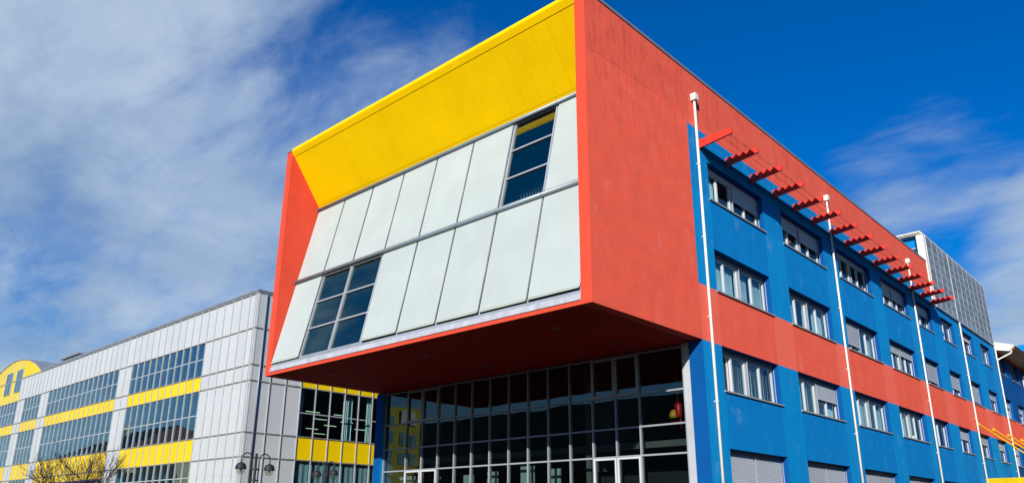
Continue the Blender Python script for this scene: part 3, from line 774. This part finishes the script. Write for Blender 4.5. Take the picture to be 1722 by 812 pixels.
for j, (x, y) in enumerate(((-47.5, 22.8), (-41.5, 19.6), (-50.4, 25.5), (-44.5, 22.6), (-38.35, 19.3), (-44.9, 26.), (-41.6, 22.2), (-38.3, 16.8))):
    t = thing('strip_light', '', 'ceiling light', (x, y, 9.4), 'strip lights in the white building')
    t['label'] = 'lit fluorescent strip seen in the dark room behind the window of the white building'
    bm = BM(); box(bm, -.06, .06, -.65, .65, .03, .09); box(bm, -.008, .008, -.4, -.38, .09, .445); box(bm, -.008, .008, .38, .4, .09, .445); obj('housing', bm, frame_w, t, world=False)
    bm = BM(); tube(bm, [(0, -.6, 0), (0, .6, 0)], .028, 8); obj('lamp_tube', bm, tube_m, t, world=False)
# yellow vault end with its two windows, barrel roof
vx0, vx1 = VC-9.05, VC+9.05
nv = 17; vw = (vx1-vx0)/nv
vwin = [(-79.05, -77.35), (-82.45, -80.65)]
for k in range(nv):
    a, b = vx0+vw*k+.012, vx0+vw*(k+1)-.012
    za, zb, zc = arch(a), arch(b), arch((a+b)/2)
    bm = BM(); prism(bm, [(a, 15.44), (b, 15.44), (b, max(zb-.05, 15.45)), ((a+b)/2, max(zc-.05, 15.46)), (a, max(za-.05, 15.45))], 'y', FY-.04, FY)
    obj('gable_panel', bm, yellow_b, fac)
for a, b in vwin:
    bm = BM()
    for x in (a, (a+b)/2, b): box(bm, x-.04, x+.04, FY-.14, FY-.04, 14.1, 16.34)
    box(bm, a, b, FY-.135, FY-.05, 14.06, 14.12); box(bm, a, b, FY-.135, FY-.05, 16.3, 16.36); box(bm, a, b, FY-.132, FY-.05, 15.27, 15.33)
    win = obj('window', bm, alu_d, fac)
    for x0, x1 in ((a+.04, (a+b)/2-.04), ((a+b)/2+.04, b-.04)):
        for z0, z1 in ((14.12, 15.27), (15.33, 16.3)):
            bm = BM(); box(bm, x0, x1, FY-.115, FY-.10, z0, z1); obj('pane', bm, g_blue, win, world=False)
bm = BM(); seg = 28; prof = [(vx0+(vx1-vx0)*i/seg) for i in range(seg+1)]
prism(bm, [(x, arch(x)+.04) for x in prof] + [(x, arch(x)-.05) for x in prof[::-1]], 'y', FY-.12, 40); obj('barrel_roof', bm, coping, fac)
bm = BM(); prism(bm, [(x, arch(x)-.06) for x in prof] + [(vx1, 15), (vx0, 15)], 'y', FY+.01, FY+.1); obj('gable_backing', bm, joint, fac)
# roof ventilator
t = holder('roof_ventilator', fac, (-78, 13.5, 15))
bm = BM(); box(bm, -80.2, -77.0, 12.8, 15.5, 15.4, 18.42); obj('vent_body', bm, joint, t)
bm = BM(); prism(bm, [(-81.3, 18.42), (-75.9, 18.42), (-76.6, 18.7), (-80.6, 18.7)], 'y', 12.2, 16); obj('vent_cap', bm, coping, t)
bm = BM(); box(bm, -72, -70, 11, 20, 15.3, 16.2); obj('roof_kerb', bm, coping, fac)

# ================================================================== street lamps
def lamp(label, loc, ang, ht):
    t = thing('street_lamp', label, 'street lamp', loc, 'twin armed street lamps in front of the white building')
    t.rotation_euler = (0, 0, ang)
    bm = BM(); tube(bm, [(0, 0, 0), (0, 0, ht*.3), (0, 0, ht)], [.085, .06, .05], 12); lathe(bm, [(.16, 0), (.16, .5), (.10, .6)], n=14); obj('post', bm, lampm, t, world=False)
    bm = BM()
    for dz in (.62, 1.05): tube(bm, [(-.2, 0, ht-dz), (.2, 0, ht-dz)], .022, 8); lathe(bm, [(.075, ht-dz-.04), (.075, ht-dz+.04)], n=12)
    obj('bracket', bm, lampm, t, world=False)
    for s in (-1, 1):
        R = .25; cx = s*(.15+R)
        pts = [(s*.15, 0, ht-1.25), (s*.15, 0, ht-R-.02)] + [(cx-s*R*math.cos(math.pi*i/10), 0, ht-R+R*math.sin(math.pi*i/10)) for i in range(11)] + [(cx+s*R, 0, ht-R-.14)]
        bm = BM(); tube(bm, pts, .024, 8); obj('arm', bm, lampm, t, world=False)
        hx, hz = cx+s*R, ht-R-.14
        bm = BM(); lathe(bm, [(.035, .02), (.05, 0), (.15, -.035), (.20, -.12), (.215, -.215), (.228, -.225), (.228, -.25), (.17, -.25)], (hx, 0, hz), 22); sh = obj('lamp_shade', bm, lampm, t, world=False)
        bm = BM(); lathe(bm, [(.17, 0), (.175, -.045), (.155, -.13), (.095, -.20), (0, -.225)], (hx, 0, hz-.245), 20); obj('globe', bm, bulbm, sh, world=False)
        bm = BM(); lathe(bm, [(.035, 0), (.04, -.06), (.03, -.12), (0, -.14)], (hx, 0, hz-.24), 10); obj('bulb', bm, frame_w, sh, world=False)
CAMP = Vector((11.336, -15.271, 0))
lamp('larger dark twin armed lamp standing against the white corner panels', CAMP + Vector((-.8717, .490, 0))*33.6, rad(101-8), 4.28)
lamp('smaller dark twin armed lamp standing against the yellow band', CAMP + Vector((-.8285, .560, 0))*38.9, rad(183), 4.40)

# ================================================================== bare street trees
def bare_tree(label, loc, ht, seed, lean):
    rnd = random.Random(seed)
    t = thing('bare_tree', label, 'tree', loc, 'bare trees in front of the yellow panels')
    tr, cr = BM(), BM()
    def grow(p, d, L, r, lvl):
        n = 4 if lvl < 2 else 3; pts = [p.copy()]; rs = [r]
        for i in range(n):
            d = (d + Vector((rnd.uniform(-1, 1), rnd.uniform(-1, 1), rnd.uniform(-.3, .6)))*.13).normalized()
            p = p + d*(L/n); pts.append(p.copy()); rs.append(r*(1-.45*(i+1)/n) if lvl < 4 else r*(1-.8*(i+1)/n))
        tube(tr if lvl == 0 else cr, pts, rs, 8 if lvl == 0 else (5 if lvl < 3 else 3), caps=False)
        if lvl >= 5: return
        kids = (5, 4, 4, 3, 2)[lvl]
        for k in range(kids):
            f = rnd.uniform(.35, 1.) if lvl else rnd.uniform(.75, 1.)
            if k == 0: f = 1.
            i = min(int(f*n), n-1); q = pts[i].lerp(pts[i+1], f*n-i)
            az = rnd.uniform(0, 2*math.pi); sp_ = rnd.uniform(.2, .6) if k else rnd.uniform(.05, .3)
            e = d.orthogonal(); e.rotate(Matrix.Rotation(az, 3, d)); nd = (d*math.cos(sp_) + e*math.sin(sp_) + Vector((0, 0, .16))).normalized()
            grow(q, nd, L*rnd.uniform(.52, .72), max(rs[-1]*rnd.uniform(.55, .85), .009), lvl+1)
    grow(Vector((0, 0, 0)), Vector((lean, lean*.3, 1)).normalized(), ht*.37, ht*.014, 0)
    obj('trunk', tr, bark, t, world=False, fix=False); obj('crown', cr, bark, t, world=False, fix=False)
def on_ray(px, dist):
    a = YAW + math.atan((px-863)/1296); return CAMP + Vector((math.sin(a), math.cos(a), 0))*dist
bare_tree('bare tree standing leftmost, low crown before the yellow panels', on_ray(120, 50), 6.1, 11, -.03)
bare_tree('bare tree standing between the two other bare trees, upright stem', on_ray(144, 47), 5.9, 5, .02)
bare_tree('bare tree leaning right so its twigs cross the white pier', on_ray(172, 46), 6.2, 23, .07)

# ================================================================== buildings across the street, seen as reflections, and an added unseen skylight blocker
yb = thing('yellow_building', 'yellow building with small dark windows mirrored in the hall glass', 'building', (-42, -10.4, 0))
g = BM(); box(g, -50, -36, -13.7, -6.6, 0, 10.25); obj('wall', g, mat('mustard_render', (.42, .36, .02), .8), yb)
for y0, y1, z0, z1 in ((-11.0, -9.6, 8.7, 9.5), (-11.0, -9.6, 7.5, 8.3), (-12.3, -11.7, 7.4, 8.3), (-13.3, -12.7, 7.3, 8.2), (-11.0, -9.6, 6.0, 6.9), (-12.4, -11.6, 5.9, 6.8), (-13.3, -12.7, 5.9, 6.8), (-9.2, -7.8, 7.5, 8.3), (-9.2, -7.8, 8.7, 9.5)):
    bm = BM(); box(bm, -36.02, -35.96, y0, y1, z0, z1); w = obj('window', bm, g_blue, yb)
    bm = BM(); box(bm, -35.958, -35.93, (y0+y1)/2-.03, (y0+y1)/2+.03, z0, z1); obj('window_bar', bm, frame_w, w, world=False)
for y in (-12.0, -12.9): 
    bm = BM(); box(bm, -35.998, -35.9, y-.25, y+.25, 8.9, 10.0); obj('lit_window_frame', bm, frame_w, yb)
db = thing('dark_building', 'long shaded building across the street mirrored dark in the hall glass', 'building', (-50, -50, 0))
g = BM(); box(g, -75, -18, -58, -45, 0, 14.9); obj('wall', g, darkb, db)
for i in range(18):
    for z in (3, 6.4, 9.8):
        bm = BM(); box(bm, -73.6+3.05*i, -72+3.05*i, -45.02, -44.95, z, z+1.7); put('window', cached(('dbw', i, z), lambda: mesh('window', bm, darkw)), db)
for k, (x0, x1, y0, y1, hz, hr) in enumerate(((-128, -99, -30, -12, 11.2, 15.6), (-97, -84, -30, -12, 9.3, 12.2))):
    hs_ = thing('house', ('large' if k == 0 else 'smaller') + ' tan house with a dark red hipped roof mirrored in the white building windows', 'house', ((x0+x1)/2, (y0+y1)/2, 0))
    g = BM(); box(g, x0, x1, y0, y1, 0, hz); obj('wall', g, tan, hs_)
    g = BM(); e = .6; cy_ = (y0+y1)/2; A = [(x0-e, y0-e, hz), (x1+e, y0-e, hz), (x1+e, y1+e, hz), (x0-e, y1+e, hz)]; B1, B2 = (x0+6, cy_, hr), (x1-6, cy_, hr)
    quad(g, [A[0], A[1], B2, B1]); quad(g, [A[2], A[3], B1, B2]); g.faces.new([g.verts.new(p) for p in (A[1], A[2], B2)]); g.faces.new([g.verts.new(p) for p in (A[3], A[0], B1)]); quad(g, A[::-1])
    rf = obj('roof', g, roofred, hs_, fix=False)
    g = BM(); box(g, x0+7, x0+8, cy_+1, cy_+2, hr-2, hr+.8); obj('chimney', g, tan, rf, world=False)
    for x in range(int(x0)+2, int(x1)-2, 4):
        for z in (2.2, 5.6):
            bm = BM(); box(bm, x, x+1.3, y1-.05, y1+.03, z, z+1.7); obj('window', bm, g_blue, hs_)

bb = thing('skylight_blocker', 'added unseen brown block that cuts skylight on the blue facade', 'building', (34, 40, 0))  # added out of view to cut skylight on the blue facade
g = BM(); box(g, 27, 41, -6, 92, 0, 13.2); obj('wall', g, mat('blocker_brown', (.085, .06, .045), .85, var=.2), bb)
g = BM(); box(g, 26.6, 41.4, -6.4, 92.4, 13.2, 13.5); obj('roof', g, coping, bb)
for i in range(24):
    for j in range(4):
        bm = BM(); box(bm, 0, .08, 0, 1.5, 0, 1.6); put('window', cached('bbw', lambda: mesh('window', bm, darkw)), bb, (26.96, -3.6+4*i, 1.4+3.1*j))

t = thing('potted_plant', 'small green plant in a white pot inside the open gap of a blue facade window', 'plant', (-.235, 26.28, 5.66))
bm = BM(); lathe(bm, [(0, 0), (.06, 0), (.085, .13), (.07, .13), (0, .12)], n=12); obj('pot', bm, frame_w, t, world=False)
bm = BM(); prnd = random.Random(3)
for k in range(26):
    a, e, L_ = prnd.uniform(0, 6.28), prnd.uniform(.3, 1.4), prnd.uniform(.10, .2); d = Vector((math.cos(a)*math.cos(e)*.4, math.sin(a)*math.cos(e), math.sin(e))); w = d.orthogonal().normalized()*.018
    p = Vector((0, 0, .12)); quad(bm, [p, p+d*L_*.5+w, p+d*L_, p+d*L_*.5-w])
obj('leaves', bm, mat('leaf_green', (.05, .11, .03), .6), t, world=False)
